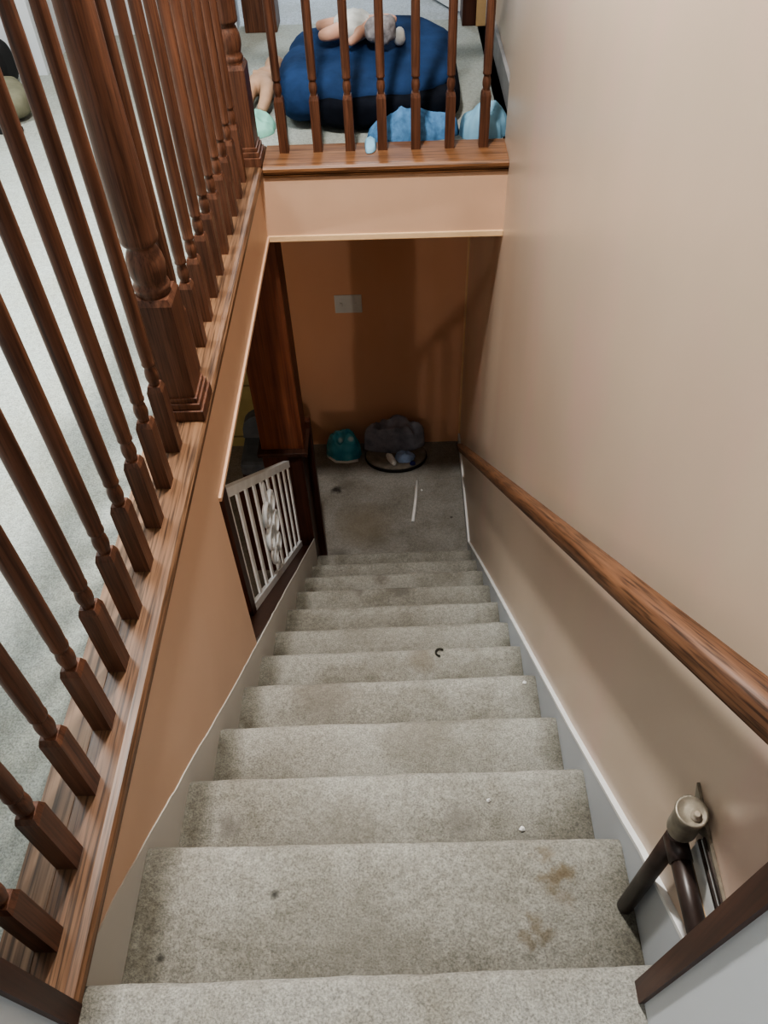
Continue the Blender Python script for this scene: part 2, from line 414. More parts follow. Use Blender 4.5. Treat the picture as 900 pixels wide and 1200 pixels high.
# hall floor with a rounded, slightly skewed edge at the stair head
def step_mesh(k, back, nseg=46, amp=0.0022):
    z = -k * R; mb = MB(); V = []; F = []; D = []
    rad = 0.022
    for i in range(nseg + 1):
        t = i / nseg; x = XT0 + (XT1 - XT0) * t
        yn = NL[k] * (1 - t) + NR[k] * t
        yb = back if back is not None else (NL[k - 1] * (1 - t) + NR[k - 1] * t) - 0.075
        prof = []
        m = 9
        for j in range(m): prof.append((yb + (yn - rad - yb) * j / (m - 1), z))
        for j in range(1, 8):
            a = j / 7 * 1.9
            prof.append((yn - rad + rad * math.sin(a), z - rad + rad * math.cos(a)))
        prof.append((yn - 0.030, z - 0.075)); prof.append((yn - 0.034, z - R - 0.01)); prof.append((yb, z - R - 0.01))
        edge = min(t, 1 - t) * (XT1 - XT0)
        drop = 0.004 * max(0, 1 - edge / 0.018) ** 2
        for j, (y, zz) in enumerate(prof):
            n1 = noise.noise(Vector((x * 9, y * 9, zz * 9 + 3.1 * k))) * amp + noise.noise(Vector((x * 30, y * 30, zz * 30))) * amp * 0.5
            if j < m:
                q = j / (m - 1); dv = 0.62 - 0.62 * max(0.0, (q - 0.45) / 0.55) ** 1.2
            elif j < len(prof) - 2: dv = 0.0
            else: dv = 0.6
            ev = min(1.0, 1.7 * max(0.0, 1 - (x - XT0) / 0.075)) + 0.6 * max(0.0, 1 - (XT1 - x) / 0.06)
            D.append(min(1.0, dv * 0.8 + ev * 0.9))  # dirt plus shade painted in at tread backs, side edges and riser feet
            if j < len(prof) - 2:
                V.append((x, y + (n1 if j > m - 2 else 0), zz + n1 - drop))
            else: V.append((x, y, zz))
        P = len(prof)
    for i in range(nseg):
        for j in range(P):
            j2 = (j + 1) % P
            F.append((i * P + j, i * P + j2, (i + 1) * P + j2, (i + 1) * P + j))
    F.append(list(range(P))); F.append([nseg * P + j for j in range(P)][::-1])
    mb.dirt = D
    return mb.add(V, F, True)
XT0, XT1 = -0.001, 0.882
def shade(o):
    me = o.data
    try: me.set_sharp_from_angle(angle=math.radians(50))
    except Exception: pass
    return o
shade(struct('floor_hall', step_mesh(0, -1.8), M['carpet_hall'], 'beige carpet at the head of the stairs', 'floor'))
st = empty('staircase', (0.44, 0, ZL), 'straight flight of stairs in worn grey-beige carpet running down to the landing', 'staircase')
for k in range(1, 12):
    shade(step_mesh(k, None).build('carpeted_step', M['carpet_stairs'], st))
# skirt boards up the flight
sk_l = [(-0.045, -0.013), (0.02, -0.018), (0.118, -0.085), (0.226, -0.172), (0.486, -0.388), (0.931, -0.759), (1.185, -0.960), (1.618, -1.304), (2.60, -2.10), (2.60, -2.506), (-0.045, -2.506)]
sk_t = []
for (a, b) in zip(sk_l[:8], sk_l[1:9]):
    for q in range(10):
        t = q / 10; y = a[0] + (b[0] - a[0]) * t; z = a[1] + (b[1] - a[1]) * t
        sk_t.append((y, z + (noise.noise(Vector((y * 26, 3.3, 0))) * 0.006 - 0.002 if y > 0.03 else 0)))
sk_l = sk_t + sk_l[8:]
struct('trim_6', W().prism(sk_l, 'x', -0.004, 0.0005), M['skirt'], 'off-white painted skirt along the left of the stairs', 'skirting')
top = [(-0.02, 0.055), (0.20, -0.115), (0.274, -0.185), (0.629, -0.505), (1.47, -1.235), (2.20, -1.872), (2.83, -2.435), (3.80, -2.435)]
struct('trim_7', W().prism(top + [(3.80, -2.506), (-0.02, -2.506)], 'x', 0.8825, XW + 0.001), M['skirt_right'], 'grey-white skirt along the right of the stairs', 'skirting')
cap = MB()
for (a, b) in zip(top[:-1], top[1:]):
    cap.prism([(a[0], a[1]), (b[0], b[1]), (b[0], b[1] + 0.010), (a[0], a[1] + 0.010)], 'x', 0.8815, XW + 0.001)
struct('trim_8', cap, M['white_trim'], 'white bead along the top of the right-hand skirt', 'trim')
struct('trim_9', W().box(XW - 0.012, XW + 0.001, YB - 0.012, YB + 0.001, ZL + 0.07, ZH - 0.01), M['cream_trim'], 'pale strip in the corner of the lower landing', 'trim')

# ------------------------------------------------------------------ railings
def sq_ring(h, z, cx, cy): return [(cx - h, cy - h, z), (cx + h, cy - h, z), (cx + h, cy + h, z), (cx - h, cy + h, z)]
def baluster_mesh(cx, cy, ztop):
    mb = MB(); h = 0.0168
    rings = [sq_ring(h, 0.02, cx, cy), sq_ring(h, 0.198, cx, cy), sq_ring(h * 0.78, 0.212, cx, cy)]
    V = [p for r in rings for p in r]; F = [(3, 2, 1, 0)]
    for i in range(2):
        for k in range(4):
            F.append((i * 4 + k, i * 4 + (k + 1) % 4, (i + 1) * 4 + (k + 1) % 4, (i + 1) * 4 + k))
    F.append((8, 9, 10, 11))
    mb.add(V, F)
    prof = [(0.0128, 0.208), (0.0108, 0.214), (0.0118, 0.219), (0.0142, 0.228), (0.0148, 0.238), (0.0135, 0.249), (0.0112, 0.257),
            (0.0110, 0.261), (0.0146, 0.264), (0.0150, 0.269), (0.0140, 0.273), (0.0150, 0.30), (0.0150, 0.45), (0.0146, 0.70), (0.0132, 0.93), (0.0110, ztop)]
    mb.lathe([(r, z) for r, z in prof], (cx, cy, 0), 18)
    return mb
def newel(cx, cy, parent, ztop=1.16):
    mb = MB(); h = 0.044
    rings = [sq_ring(h, 0.02, cx, cy), sq_ring(h, 0.334, cx, cy), sq_ring(h * 0.86, 0.348, cx, cy)]
    V = [p for r in rings for p in r]; F = [(3, 2, 1, 0)]
    for i in range(2):
        for k in range(4):
            F.append((i * 4 + k, i * 4 + (k + 1) % 4, (i + 1) * 4 + (k + 1) % 4, (i + 1) * 4 + k))
    F.append((8, 9, 10, 11)); mb.add(V, F)
    prof = [(0.040, 0.362), (0.036, 0.368), (0.0385, 0.374), (0.0405, 0.381), (0.0385, 0.388), (0.034, 0.393), (0.0365, 0.402), (0.0400, 0.416), (0.0408, 0.432),
            (0.0385, 0.450), (0.033, 0.466), (0.0285, 0.474), (0.0290, 0.479), (0.0385, 0.486), (0.0400, 0.494), (0.0390, 0.502), (0.0398, 0.54), (0.0395, 0.65), (0.0355, 0.82), (0.033, 1.0), (0.033, 1.03)]
    prof = [(r, z - 0.018 if z < 0.9 else z) for r, z in prof]
    mb.lathe(prof, (cx, cy, 0), 32)
    hh = 0.044
    mb.box(cx - hh, cx + hh, cy - hh, cy + hh, 1.03, ztop, 0.006)
    o = mb.build('newel_post', M['oak_z'], parent)
    b = MB()
    for (w, z0, z1) in ((0.0590, 0.02, 0.052), (0.0535, 0.052, 0.070), (0.0485, 0.070, 0.084)):
        b.box(cx - w, cx + w, cy - w, cy + w, z0, z1, 0.003)
    b.build('base_moulding', M['oak_z'], o)
    return o
XB = -0.045
def railboard(x0, x1, y0, y1):
    pass
side = empty('side_railing', (XB, 1.25, 0.0), 'long oak railing on the left, with turned balusters standing along the stair edge', 'railing')
lip = [(-0.118, 0.0), (-0.118, 0.018), (-0.114, 0.021), (-0.004, 0.021), (0.010, 0.019), (0.016, 0.012), (0.017, 0.002), (0.013, -0.008), (0.006, -0.012), (-0.118, -0.012)]
MB().prism(lip, 'y', -0.046, 2.712).build('ledge_board', M['oak_y'], side)
MB().box(-0.1175, -0.062, -0.045, 2.53, 0.019, 0.0222, 0.0008).build('back_strip', M['oak_worn'], side)
# quarter bead under the lip
MB().prism([(0.004, -0.012), (0.012, -0.013), (0.010, -0.021), (0.004, -0.024)], 'y', -0.046, 2.53).build('ledge_bead', M['oak_y'], side)
ys = [0.033 + 0.1175 * k for k in range(10)] + [1.378 + 0.1175 * k for k in range(10)]
protob = baluster_mesh(XB, ys[0], 1.03).build('baluster', M['oak_z'], side)
for y in ys[1:]:
    c = protob.copy(); COL.objects.link(c); c.parent = side; c.location = Vector((0, y - ys[0], 0))
newel(-0.043, 1.240, side); 
def rail_profile(mb, axis, c, a, b, z):
    pr = [(-0.022, 0), (0.022, 0), (0.030, 0.014), (0.030, 0.034), (0.022, 0.050), (0, 0.056), (-0.022, 0.050), (-0.030, 0.034), (-0.030, 0.014)]
    return mb.prism([(c + p[0], z + p[1]) for p in pr], axis, a, b)
rail_profile(MB(), 'y', XB, -0.046, 1.196, 1.03).build('handrail', M['oak_y'], side)
rail_profile(MB(), 'y', XB, 1.284, 2.546, 1.03).build('handrail', M['oak_y'], side)
newel(-0.043, 2.592, side)
end = empty('end_railing', (0.42, 2.655, 0.0), 'short oak railing across the far end of the stairwell, in front of the navy bag', 'railing')
lip2 = [(2.712, 0.0), (2.712, 0.018), (2.708, 0.021), (2.552, 0.021), (2.538, 0.019), (2.530, 0.012), (2.529, 0.002), (2.533, -0.008), (2.541, -0.012), (2.712, -0.012)]
MB().prism(lip2, 'x', 0.0175, XW - 0.001).build('ledge_board', M['oak_x'], end)
MB().prism([(2.545, -0.012), (2.535, -0.013), (2.537, -0.021), (2.545, -0.024)], 'x', 0.0175, XW - 0.001).build('ledge_bead', M['oak_x'], end)
xs = [0.088, 0.211, 0.328, 0.445, 0.565, 0.687, 0.809]
YE = 2.655
p2 = baluster_mesh(xs[0], YE, 1.03).build('baluster', M['oak_z'], end)
for x in xs[1:]:
    c = p2.copy(); COL.objects.link(c); c.parent = end; c.location = Vector((x - xs[0], 0, 0))
rail_profile(MB(), 'x', YE, 0.0175, XW - 0.001, 1.03).build('handrail', M['oak_x'], end)

# wall handrail
hr = empty('wall_handrail', (0.85, 1.5, -0.6), 'round-edged oak handrail sloping down the right-hand wall', 'handrail')
def hr_z(y): return 0.698 - 0.831 * y
pr = []
for k in range(20):
    a = 2 * PI * k / 20; ca, sa = math.cos(a), math.sin(a)
    w, h = 0.0235, 0.0205
    pr.append((w * math.copysign(abs(ca) ** 0.62, ca), h * math.copysign(abs(sa) ** 0.62, sa)))
V = []; F = []
yy = [-0.02, 0.5, 1.0, 1.5, 2.0, 2.5, 3.0, 3.17]
nrm = Vector((0, 0.831, 1)).normalized()
for i, y in enumerate(yy):
    for (px, pz) in pr:
        sc = 1.0 if i < len(yy) - 1 else 0.8
        V.append(Vector((0.8365 + px * sc, y, hr_z(y) - 0.026)) + nrm * pz * sc)
n = len(pr)
for i in range(len(yy) - 1):
    for k in range(n): F.append((i * n + k, i * n + (k + 1) % n, (i + 1) * n + (k + 1) % n, (i + 1) * n + k))
F += [list(range(n))[::-1], [(len(yy) - 1) * n + k for k in range(n)]]
MB().add(V, F, True).build('rail', M['rail_y'], hr)
for y in (0.52, 1.60, 2.75):
    z = hr_z(y) - 0.058
    b = MB(); b.tube([(XW - 0.002, y, z - 0.012), (0.868, y, z - 0.012), (0.850, y, z - 0.008), (0.842, y, z + 0.004), (0.840, y, z + 0.016)], 0.0035, 10)
    b.box(XW - 0.004, XW - 0.0005, y - 0.008, y + 0.008, z - 0.026, z + 0.004, 0.001)
    b.build('bracket', M['brown_metal'], hr)

# ------------------------------------------------------------------ pipe fitting at the right of the top step
pf = empty('gate_post', (0.86, 0.122, -0.205), 'dark brown pipe post with a capped metal head, against the wall by the top step', 'gate post')
PX, PY = 0.8665, 0.126
MB().tube([(PX - 0.001, PY + 0.012, -0.2065), (PX, PY, 0.195)], 0.0138, 20).build('upright_pipe', M['brown_metal'], pf)
MB().tube([(PX, PY + 0.005, 0.148), (PX, PY - 0.08, 0.147), (PX, -0.03, 0.147)], 0.0142, 18).build('side_pipe', M['brown_metal'], pf)
MB().tube([(PX, PY + 0.004, 0.148), (PX, PY - 0.034, 0.148)], 0.0165, 18).build('collar', M['brown_metal'], pf)
hd = MB().lathe([(0.0195, 0.182), (0.0205, 0.186), (0.0205, 0.234), (0.0222, 0.237), (0.0222, 0.243), (0.0205, 0.2445), (0.0185, 0.243), (0.008, 0.2438)], (PX, PY, 0), 36).build('cap_head', M['grey_metal'], pf)
MB().lathe([(0.0078, 0.243), (0.0078, 0.2455), (0.0050, 0.246), (0.0050, 0.251), (0.0038, 0.253)], (PX + 0.003, PY - 0.007, 0), 20).build('bolt', M['brass'], hd)
PLT = [(0.012, 0.196), (0.012, 0.208), (0.120, 0.217), (0.172, 0.228), (0.150, 0.185), (0.130, 0.170), (0.110, 0.196)]
MB().prism(PLT, 'x', XW - 0.005, XW - 0.0005).build('wall_plate', M['grey_metal'], pf)
ws = empty('wall_bracket_strip', (XW - 0.004, 0.06, 0.15), 'narrow white strip edged with torn dark paint on the wall behind the gate post', 'wall strip')
def strip(name, z0, z1, y1, t, mat): MB().box(XW - t, XW - 0.0005, -0.02, y1, z0, z1).build(name, mat, ws)
strip('dark_edge', 0.1985, 0.2065, 0.105, 0.0075, M['brown_metal'])
strip('pale_face', 0.181, 0.1985, 0.110, 0.003, M['white_trim'])
strip('dark_edge', 0.174, 0.181, 0.112, 0.006, M['brown_metal'])
strip('white_face', 0.128, 0.174, 0.114, 0.004, M['white_trim'])
strip('tan_edge', 0.112, 0.128, 0.116, 0.006, M['tan'])

# ------------------------------------------------------------------ lower newel box, column, iron panel
nb = empty('newel_box', (-0.09, 2.7, ZL), 'dark brown boxed newel with a flat cap at the foot of the stairs', 'newel post')
MB().box(-0.205, -0.004, 2.615, 2.78, ZL, -1.475, 0.004).build('box', M['dark_z'], nb)
MB().box(-0.225, 0.026, 2.600, 2.80, -1.475, -1.450, 0.004).build('cap', M['dark_y'], nb)
MB().box(-0.205, 0.030, 2.785, 2.825, ZL, -1.405, 0.004).build('back_board', M['dark_z'], nb)
MB().box(-0.205, -0.004, 2.603, 2.616, ZL + 0.0, ZL + 0.32, 0.003).build('base_board', M['dark_z'], nb)
MB().box(-0.205, 0.008, 2.635, 2.780, -1.450, ZH - 0.012, 0.004).build('wood_column', M['column'], None, (-0.1, 2.7, -1.45))
tag(bpy.data.objects['wood_column'], 'wide reddish-brown wooden column standing on the boxed newel up to the ceiling', 'column')
# low dark wall running left from the box
struct('trim_10', W().box(-0.42, -0.205, 2.70, 2.76, ZL, -1.80, 0.004), M['dark_z'], 'low dark board beside the boxed newel', 'trim')
# stringer cap between panel and skirt, and the wall-end strip
pb = lambda y: -1.287 + (-0.858) * (y - 1.583)      # underside of the panel
pt = lambda y: -0.559 + (-0.866) * (y - 1.522)
capb = MB()
capb.prism([(1.181, pb(1.181) - 0.12), (2.60, pb(2.60) - 0.12), (2.60, pb(2.60)), (1.181, pb(1.181))], 'x', -0.12, -0.004)
struct('trim_11', capb, M['dark_y'], 'dark sloping board below the white iron panel', 'trim')
struct('wall_under_panel', W().prism([(1.18, -2.506), (2.60, -2.506), (2.60, pb(2.60) - 0.12), (1.18, pb(1.18) - 0.12)], 'x', -0.11, -0.003), M['skirt'])
pan = empty('iron_railing_panel', (-0.08, 2.05, -1.7), 'white ornamental iron railing panel sloping beside the lower stairs', 'railing panel')
PX0 = -0.08
def sl_bar(y0, y1, f0, h0, h1, w): # sloped flat rail
    return MB().prism([(y0, f0(y0) + h0), (y1, f0(y1) + h0), (y1, f0(y1) + h1), (y0, f0(y0) + h1)], 'x', PX0 - w, PX0 + w)
sl_bar(1.475, 2.575, pt, -0.045, 0.0, 0.014).build('top_rail', M['iron_white'], pan)
sl_bar(1.485, 2.595, pb, 0.0, 0.045, 0.009).build('bottom_rail', M['iron_white'], pan)
NB = 9
for i in range(NB + 1):
    y = 1.50 + i * (2.580 - 1.50) / NB
    hw = 0.0145
    MB().box(PX0 - 0.004, PX0 + 0.004, y - hw, y + hw, pb(y) + 0.02, pt(y) - 0.02).build('stile' if i in (0, NB) else 'bar', M['iron_white'], pan)
# cast ornament in the middle
orn = MB()
yc = 1.98
zc = (pb(yc) + pt(yc)) / 2
def P3(dy, dz): return (PX0 + 0.012, yc + dy, zc + dz - 0.3 * dy)
for sgn in (-1, 1):
    for (oz, s) in ((0.115, 1.0), (-0.02, 1.1), (-0.14, 0.85)):
        pts = []
        for k in range(22):
            a = k / 21 * 2 * PI * 1.3; r = 0.062 * s * (1 - 0.62 * k / 21)
            pts.append(P3(sgn * (0.055 * s - r * math.cos(a)) , oz + r * math.sin(a) * 1.15))
        orn.tube(pts, [0.012 * (1 - 0.35 * k / 21) for k in range(22)], 8)
for (oz, r1, r2) in ((0.235, 0.022, 0.05), (0.165, 0.036, 0.05), (0.085, 0.05, 0.06), (0.0, 0.054, 0.065), (-0.085, 0.048, 0.06), (-0.16, 0.034, 0.055), (-0.235, 0.024, 0.045)):
    bm = bmesh.new(); bmesh.ops.create_uvsphere(bm, u_segments=14, v_segments=8, radius=1)
    for v in bm.verts:
        c = v.co.copy(); v.co = Vector(P3(c.y * r1, oz + c.z * r2)) + Vector((c.x * 0.008 - 0.004, 0, 0))
    orn.frombm(bm, True)
orn.build('cast_ornament', M['iron_white'], pan)
MB().box(PX0 - 0.012, PX0 + 0.012, 1.425, 1.478, pb(1.47) - 0.02, ZH - 0.012, 0.003).build('mounting_post', M['dark_z'], None, (PX0, 1.47, -1.2))
tag(bpy.data.objects['mounting_post'], 'thin dark wooden post between the peach wall and the white iron panel', 'post')

# grey chair dimly seen in the lower room
ch = empty('upholstered_chair', (-0.36, 3.38, ZL), 'low grey upholstered chair dimly seen between ledge and column', 'chair')
bk = MB(); V = []; F = []
for i in range(13):
    a = PI * i / 12
    for (r, y) in ((1, -0.035), (1, 0.035)):
        V.append((-0.36 - 0.14 * math.cos(a), 3.50 + y + 0.02 * math.sin(a), ZL + 0.38 + 0.17 * math.sin(a) ** 0.6 if 0 < i < 12 else ZL + 0.38))
for i in range(12): F.append((2 * i, 2 * i + 2, 2 * i + 3, 2 * i + 1))
F.append([2 * i for i in range(13)]); F.append([2 * i + 1 for i in range(13)][::-1]); F.append((0, 1, 25, 24))
bk.add(V, F).build('backrest', M['grey_upholstery'], ch)
MB().box(-0.50, -0.22, 3.22, 3.52, ZL + 0.28, ZL + 0.38, 0.03).build('seat', M['grey_upholstery'], ch)
for (x, y) in ((-0.475, 3.25), (-0.245, 3.25), (-0.475, 3.49), (-0.245, 3.49)):
    MB().box(x - 0.018, x + 0.018, y - 0.018, y + 0.018, ZL, ZL + 0.30, 0.004).build('leg', M['dark_z'], ch)

# switch plate on the lower back wall
sp = empty('switch_plate', (0.197, YB, -1.385), 'pale grey double switch plate on the dim orange wall', 'switch')
MB().box(0.117, 0.277, YB - 0.007, YB - 0.0005, -1.445, -1.325, 0.003).build('plate', M['plastic_plate'], sp)
for x in (0.155, 0.238):
    MB().box(x - 0.006, x + 0.006, YB - 0.018, YB - 0.006, -1.397, -1.373, 0.002).build('toggle', M['plastic_plate'], sp)

# ------------------------------------------------------------------ soft things
def blob(name, mat, c, rx, ry, h, seed, parent=None, edge=0.18, fold=0.25, nr=22, na=64, freq=7.0, lift=0.0, power=0.55, origin=None, rot=0.0, thick=0.006):
    """crumpled cloth heap lying on z=c[2]"""
    V = []; F = []
    ca, sa = math.cos(rot), math.sin(rot)
    for i in range(nr + 1):
        t = i / nr
        for k in range(na):
            a = 2 * PI * k / na
            e = 1 + edge * noise.noise(Vector((math.cos(a) * 1.6, math.sin(a) * 1.6, seed * 3.7))) + edge * 0.5 * noise.noise(Vector((math.cos(a) * 4, math.sin(a) * 4, seed)))
            lx, ly = rx * t * e * math.cos(a), ry * t * e * math.sin(a)
            x, y = c[0] + lx * ca - ly * sa, c[1] + lx * sa + ly * ca
            base = max(0.0, 1 - t ** 2.6) ** power
            n1 = noise.noise(Vector((x * freq, y * freq, seed))); n2 = abs(noise.noise(Vector((x * freq * 1.7 + 5, y * freq * 1.7, seed * 2))))
            z = h * base * (1 + fold * n1 * 1.6 - fold * n2 * 1.8) + thick * (1 if i < nr else 0.3)
            V.append((x, y, c[2] + max(0.002, z) + lift))
    for i in range(nr):
        for k in range(na):
            k2 = (k + 1) % na
            F.append((i * na + k, i * na + k2, (i + 1) * na + k2, (i + 1) * na + k))
    o = len(V)
    V += [(V[nr * na + k][0], V[nr * na + k][1], c[2] + 0.0005) for k in range(na)]
    for k in range(na):
        k2 = (k + 1) % na
        F.append((nr * na + k, nr * na + k2, o + k2, o + k))
    F.append([o + k for k in range(na)][::-1])
    mb = MB().add(V, F, True)
    bm = bmesh.new()
    vs = [bm.verts.new(v) for v in mb.v]
    for f in mb.f:
        try: bm.faces.new([vs[i] for i in f])
        except Exception: pass
    bmesh.ops.remove_doubles(bm, verts=bm.verts[:], dist=1e-5)
    m2 = MB(); bm.verts.index_update(); m2.frombm(bm, True)
    return m2.build(name, mat, parent, origin if parent is None else None)

def cushion(mb, c, rx, ry, rz, ex=0.6, ez=0.7, seed=1, amp=0.03, freq=5, nu=56, nv=30, tilt=None):
    V = []; F = []
    sg = lambda v, e: math.copysign(abs(v) ** e, v)
    for j in range(nv + 1):
        ph = -PI / 2 + PI * j / nv
        for i in range(nu):
            th = 2 * PI * i / nu
            p = Vector((rx * sg(math.cos(ph), ez) * sg(math.cos(th), ex), ry * sg(math.cos(ph), ez) * sg(math.sin(th), ex), rz * sg(math.sin(ph), ez)))
            d = noise.noise(Vector((p.x * freq, p.y * freq, p.z * freq + seed * 9))) * amp + abs(noise.noise(Vector((p.x * freq * 2.3, p.y * freq * 2.3, p.z * freq * 1.3 + seed)))) * -amp * 0.8
            p = p + p.normalized() * d
            if tilt is not None: p = tilt @ p
            V.append(p + Vector(c))
    for j in range(nv):
        for i in range(nu):
            i2 = (i + 1) % nu
            F.append((j * nu + i, j * nu + i2, (j + 1) * nu + i2, (j + 1) * nu + i))
    bm = bmesh.new(); vs = [bm.verts.new(v) for v in V]
    for f in F: bm.faces.new([vs[i] for i in f])
    bmesh.ops.remove_doubles(bm, verts=bm.verts[:], dist=1e-4)
    return mb.frombm(bm, True)

def skinned(name, chains, mat, parent, levels=2):
    """one continuous skinned surface from joint chains: list of [(point, radius), ...]; shared points join"""
    verts = []; edges = []; rad = []; idx = {}
    off = Vector((0, 0, 0)); q = parent
    while q is not None: off += Vector(q.location); q = q.parent
    def vi(p, r):
        key = tuple(round(c, 5) for c in p)
        if key not in idx: idx[key] = len(verts); verts.append(Vector(p) - off); rad.append(r)
        return idx[key]
    for chn in chains:
        ids = [vi(p, r) for p, r in chn]
        edges += [(a, b) for a, b in zip(ids[:-1], ids[1:]) if a != b]
    me = bpy.data.meshes.new(name); me.from_pydata(verts, edges, []); me.materials.append(mat)
    o = bpy.data.objects.new(name, me); COL.objects.link(o); o.parent = parent
    md = o.modifiers.new('Skin', 'SKIN'); md.use_smooth_shade = True; md.branch_smoothing = 0.6
    for i, r in enumerate(rad):
        sv = me.skin_vertices[0].data[i]; sv.radius = (r, r); sv.use_root = (i == 0)
    s = o.modifiers.new('Subdiv', 'SUBSURF'); s.levels = levels; s.render_levels = levels
    return o

# --- upper floor: navy bag with doll, towels, second doll
bagroot = empty('navy_floor_cushion', (0.41, 3.10, 0.0), 'big navy blue stuffed floor cushion behind the far railing', 'cushion')
tl = Matrix.Rotation(math.radians(-2), 3, 'Y') @ Matrix.Rotation(math.radians(7), 3, 'X')
cushion(MB(), (0.395, 3.135, 0.162), 0.335, 0.30, 0.052, 0.62, 0.8, 3, 0.028, 6, tilt=tl).build('cover', M['navy'], bagroot)
cushion(MB(), (0.44, 3.10, 0.075), 0.305, 0.295, 0.074, 0.5, 0.45, 5, 0.014, 6).build('underside', M['black_fabric_shade'], bagroot)  # black stands in for shade under the overhang, plus a dark base
cushion(MB(), (0.145, 3.08, 0.100), 0.105, 0.25, 0.099, 0.8, 0.9, 7, 0.014, 6).build('rolled_side', M['navy'], bagroot)

zt = 0.262
dl = empty('baby_doll', (0.38, 3.18, 0.22), 'pale baby doll in white clothes with grey hair lying on the navy cushion', 'doll')
DX, DY = 0.005, 0.0
body = [[((0.33, 3.20, zt), 0.040), ((0.375, 3.17, zt + 0.005), 0.045), ((0.41, 3.14, zt + 0.01), 0.024), ((0.435, 3.12, zt + 0.014), 0.042), ((0.455, 3.10, zt + 0.014), 0.036)],
        [((0.33, 3.20, zt), 0.040), ((0.28, 3.13, zt), 0.030), ((0.235, 3.11, zt - 0.005), 0.026), ((0.205, 3.13, zt - 0.014), 0.018)],
        [((0.33, 3.20, zt), 0.040), ((0.27, 3.22, zt), 0.030), ((0.225, 3.22, zt - 0.005), 0.024), ((0.195, 3.25, zt - 0.014), 0.018)],
        [((0.375, 3.17, zt + 0.005), 0.045), ((0.43, 3.22, zt + 0.01), 0.020), ((0.475, 3.25, zt + 0.005), 0.017), ((0.505, 3.23, zt), 0.015)],
        [((0.375, 3.17, zt + 0.005), 0.045), ((0.355, 3.09, zt - 0.01), 0.018), ((0.32, 3.06, zt - 0.022), 0.015)]]
skinned('body', body, M['vinyl'], dl)
cushion(MB(), (0.340, 3.185, zt + 0.004), 0.080, 0.075, 0.052, 0.9, 0.9, 8, 0.012, 14, 32, 18).build('dress', M['doll_white'], dl)
cushion(MB(), (0.447, 3.085, zt + 0.018), 0.060, 0.050, 0.052, 0.95, 0.95, 9, 0.014, 26, 32, 18).build('hair', M['doll_hair'], dl)
cushion(MB(), (0.515, 3.12, zt - 0.02), 0.022, 0.05, 0.030, 0.9, 0.9, 4, 0.006, 26, 20, 12).build('bonnet', M['doll_white'], dl)

d2 = empty('bare_doll', (-0.04, 3.06, 0.0), 'tan bare doll lying on the upper carpet beside the corner newel', 'doll')
b2 = [[((-0.045, 3.20, 0.055), 0.050), ((-0.03, 3.28, 0.06), 0.052), ((-0.02, 3.33, 0.06), 0.026), ((-0.01, 3.38, 0.06), 0.052), ((-0.005, 3.42, 0.055), 0.040)],
      [((-0.045, 3.20, 0.055), 0.050), ((-0.085, 3.13, 0.065), 0.032), ((-0.095, 3.04, 0.04), 0.026), ((-0.08, 2.99, 0.024), 0.020)],
      [((-0.045, 3.20, 0.055), 0.050), ((-0.01, 3.12, 0.075), 0.032), ((-0.02, 3.04, 0.045), 0.026), ((-0.035, 3.00, 0.024), 0.020)],
      [((-0.03, 3.28, 0.06), 0.052), ((0.045, 3.23, 0.045), 0.022), ((0.055, 3.15, 0.03), 0.019), ((0.035, 3.10, 0.022), 0.016)],
      [((-0.03, 3.28, 0.06), 0.052), ((-0.10, 3.26, 0.045), 0.022), ((-0.13, 3.18, 0.03), 0.018)]]
skinned('body', b2, M['vinyl_tan'], d2)
tag(blob('mint_cloth', M['mint'], (-0.055, 2.90, 0.0), 0.085, 0.085, 0.045, 4, fold=0.35, freq=14, origin=(-0.055, 2.90, 0), nr=16, na=48), 'small crumpled mint green cloth on the upper carpet', 'cloth')
tag(blob('blue_towel', M['blue_towel'], (0.545, 2.795, 0.0), 0.18, 0.072, 0.115, 6, fold=0.30, freq=8, origin=(0.545, 2.795, 0), rot=0.12, power=0.55), 'fuzzy light blue towel heaped in front of the navy cushion', 'towel')
tag(blob('pale_blue_cloth', M['blue_cloth'], (0.825, 2.805, 0.0), 0.092, 0.078, 0.105, 11, fold=0.22, freq=8, origin=(0.825, 2.805, 0), rot=0.0, power=0.45), 'pale blue cloth crumpled in the corner by the dark baseboard', 'cloth')
tag(blob('blue_cloth_corner', M['blue_cloth'], (0.401, 2.668, 0.0215), 0.022, 0.062, 0.022, 15, fold=0.25, freq=14, origin=(0.401, 2.668, 0.0215), nr=10, na=32), 'small pale blue cloth tip hanging over the oak ledge between balusters', 'cloth')

# olive folded mat and black bag at the upper left
om = empty('olive_bag', (-1.12, 3.2, 0), 'olive canvas bag with a dark band on the pale carpet at upper left', 'bag')
cushion(MB(), (-1.13, 3.08, 0.065), 0.16, 0.14, 0.065, 0.5, 0.6, 12, 0.012, 6, 36, 18, tilt=Matrix.Rotation(0.5, 3, 'Z')).build('body', M['olive'], om)
MB().box(-1.07, -0.97, 2.925, 2.955, 0.0, 0.02, 0.004).build('dark_band', M['black'], om)
bb = empty('black_bag', (-1.38, 3.42, 0), 'black slumped bag at the left edge against the white wall corner', 'bag')
cushion(MB(), (-1.23, 3.38, 0.10), 0.12, 0.10, 0.10, 0.6, 0.7, 13, 0.02, 6, 32, 16).build('body', M['black'], bb)
MB().tube([(-1.29, 3.38, 0.185), (-1.28, 3.38, 0.25), (-1.23, 3.38, 0.27), (-1.18, 3.38, 0.25), (-1.17, 3.38, 0.185)], 0.012, 8).build('handle', M['olive'], bb)

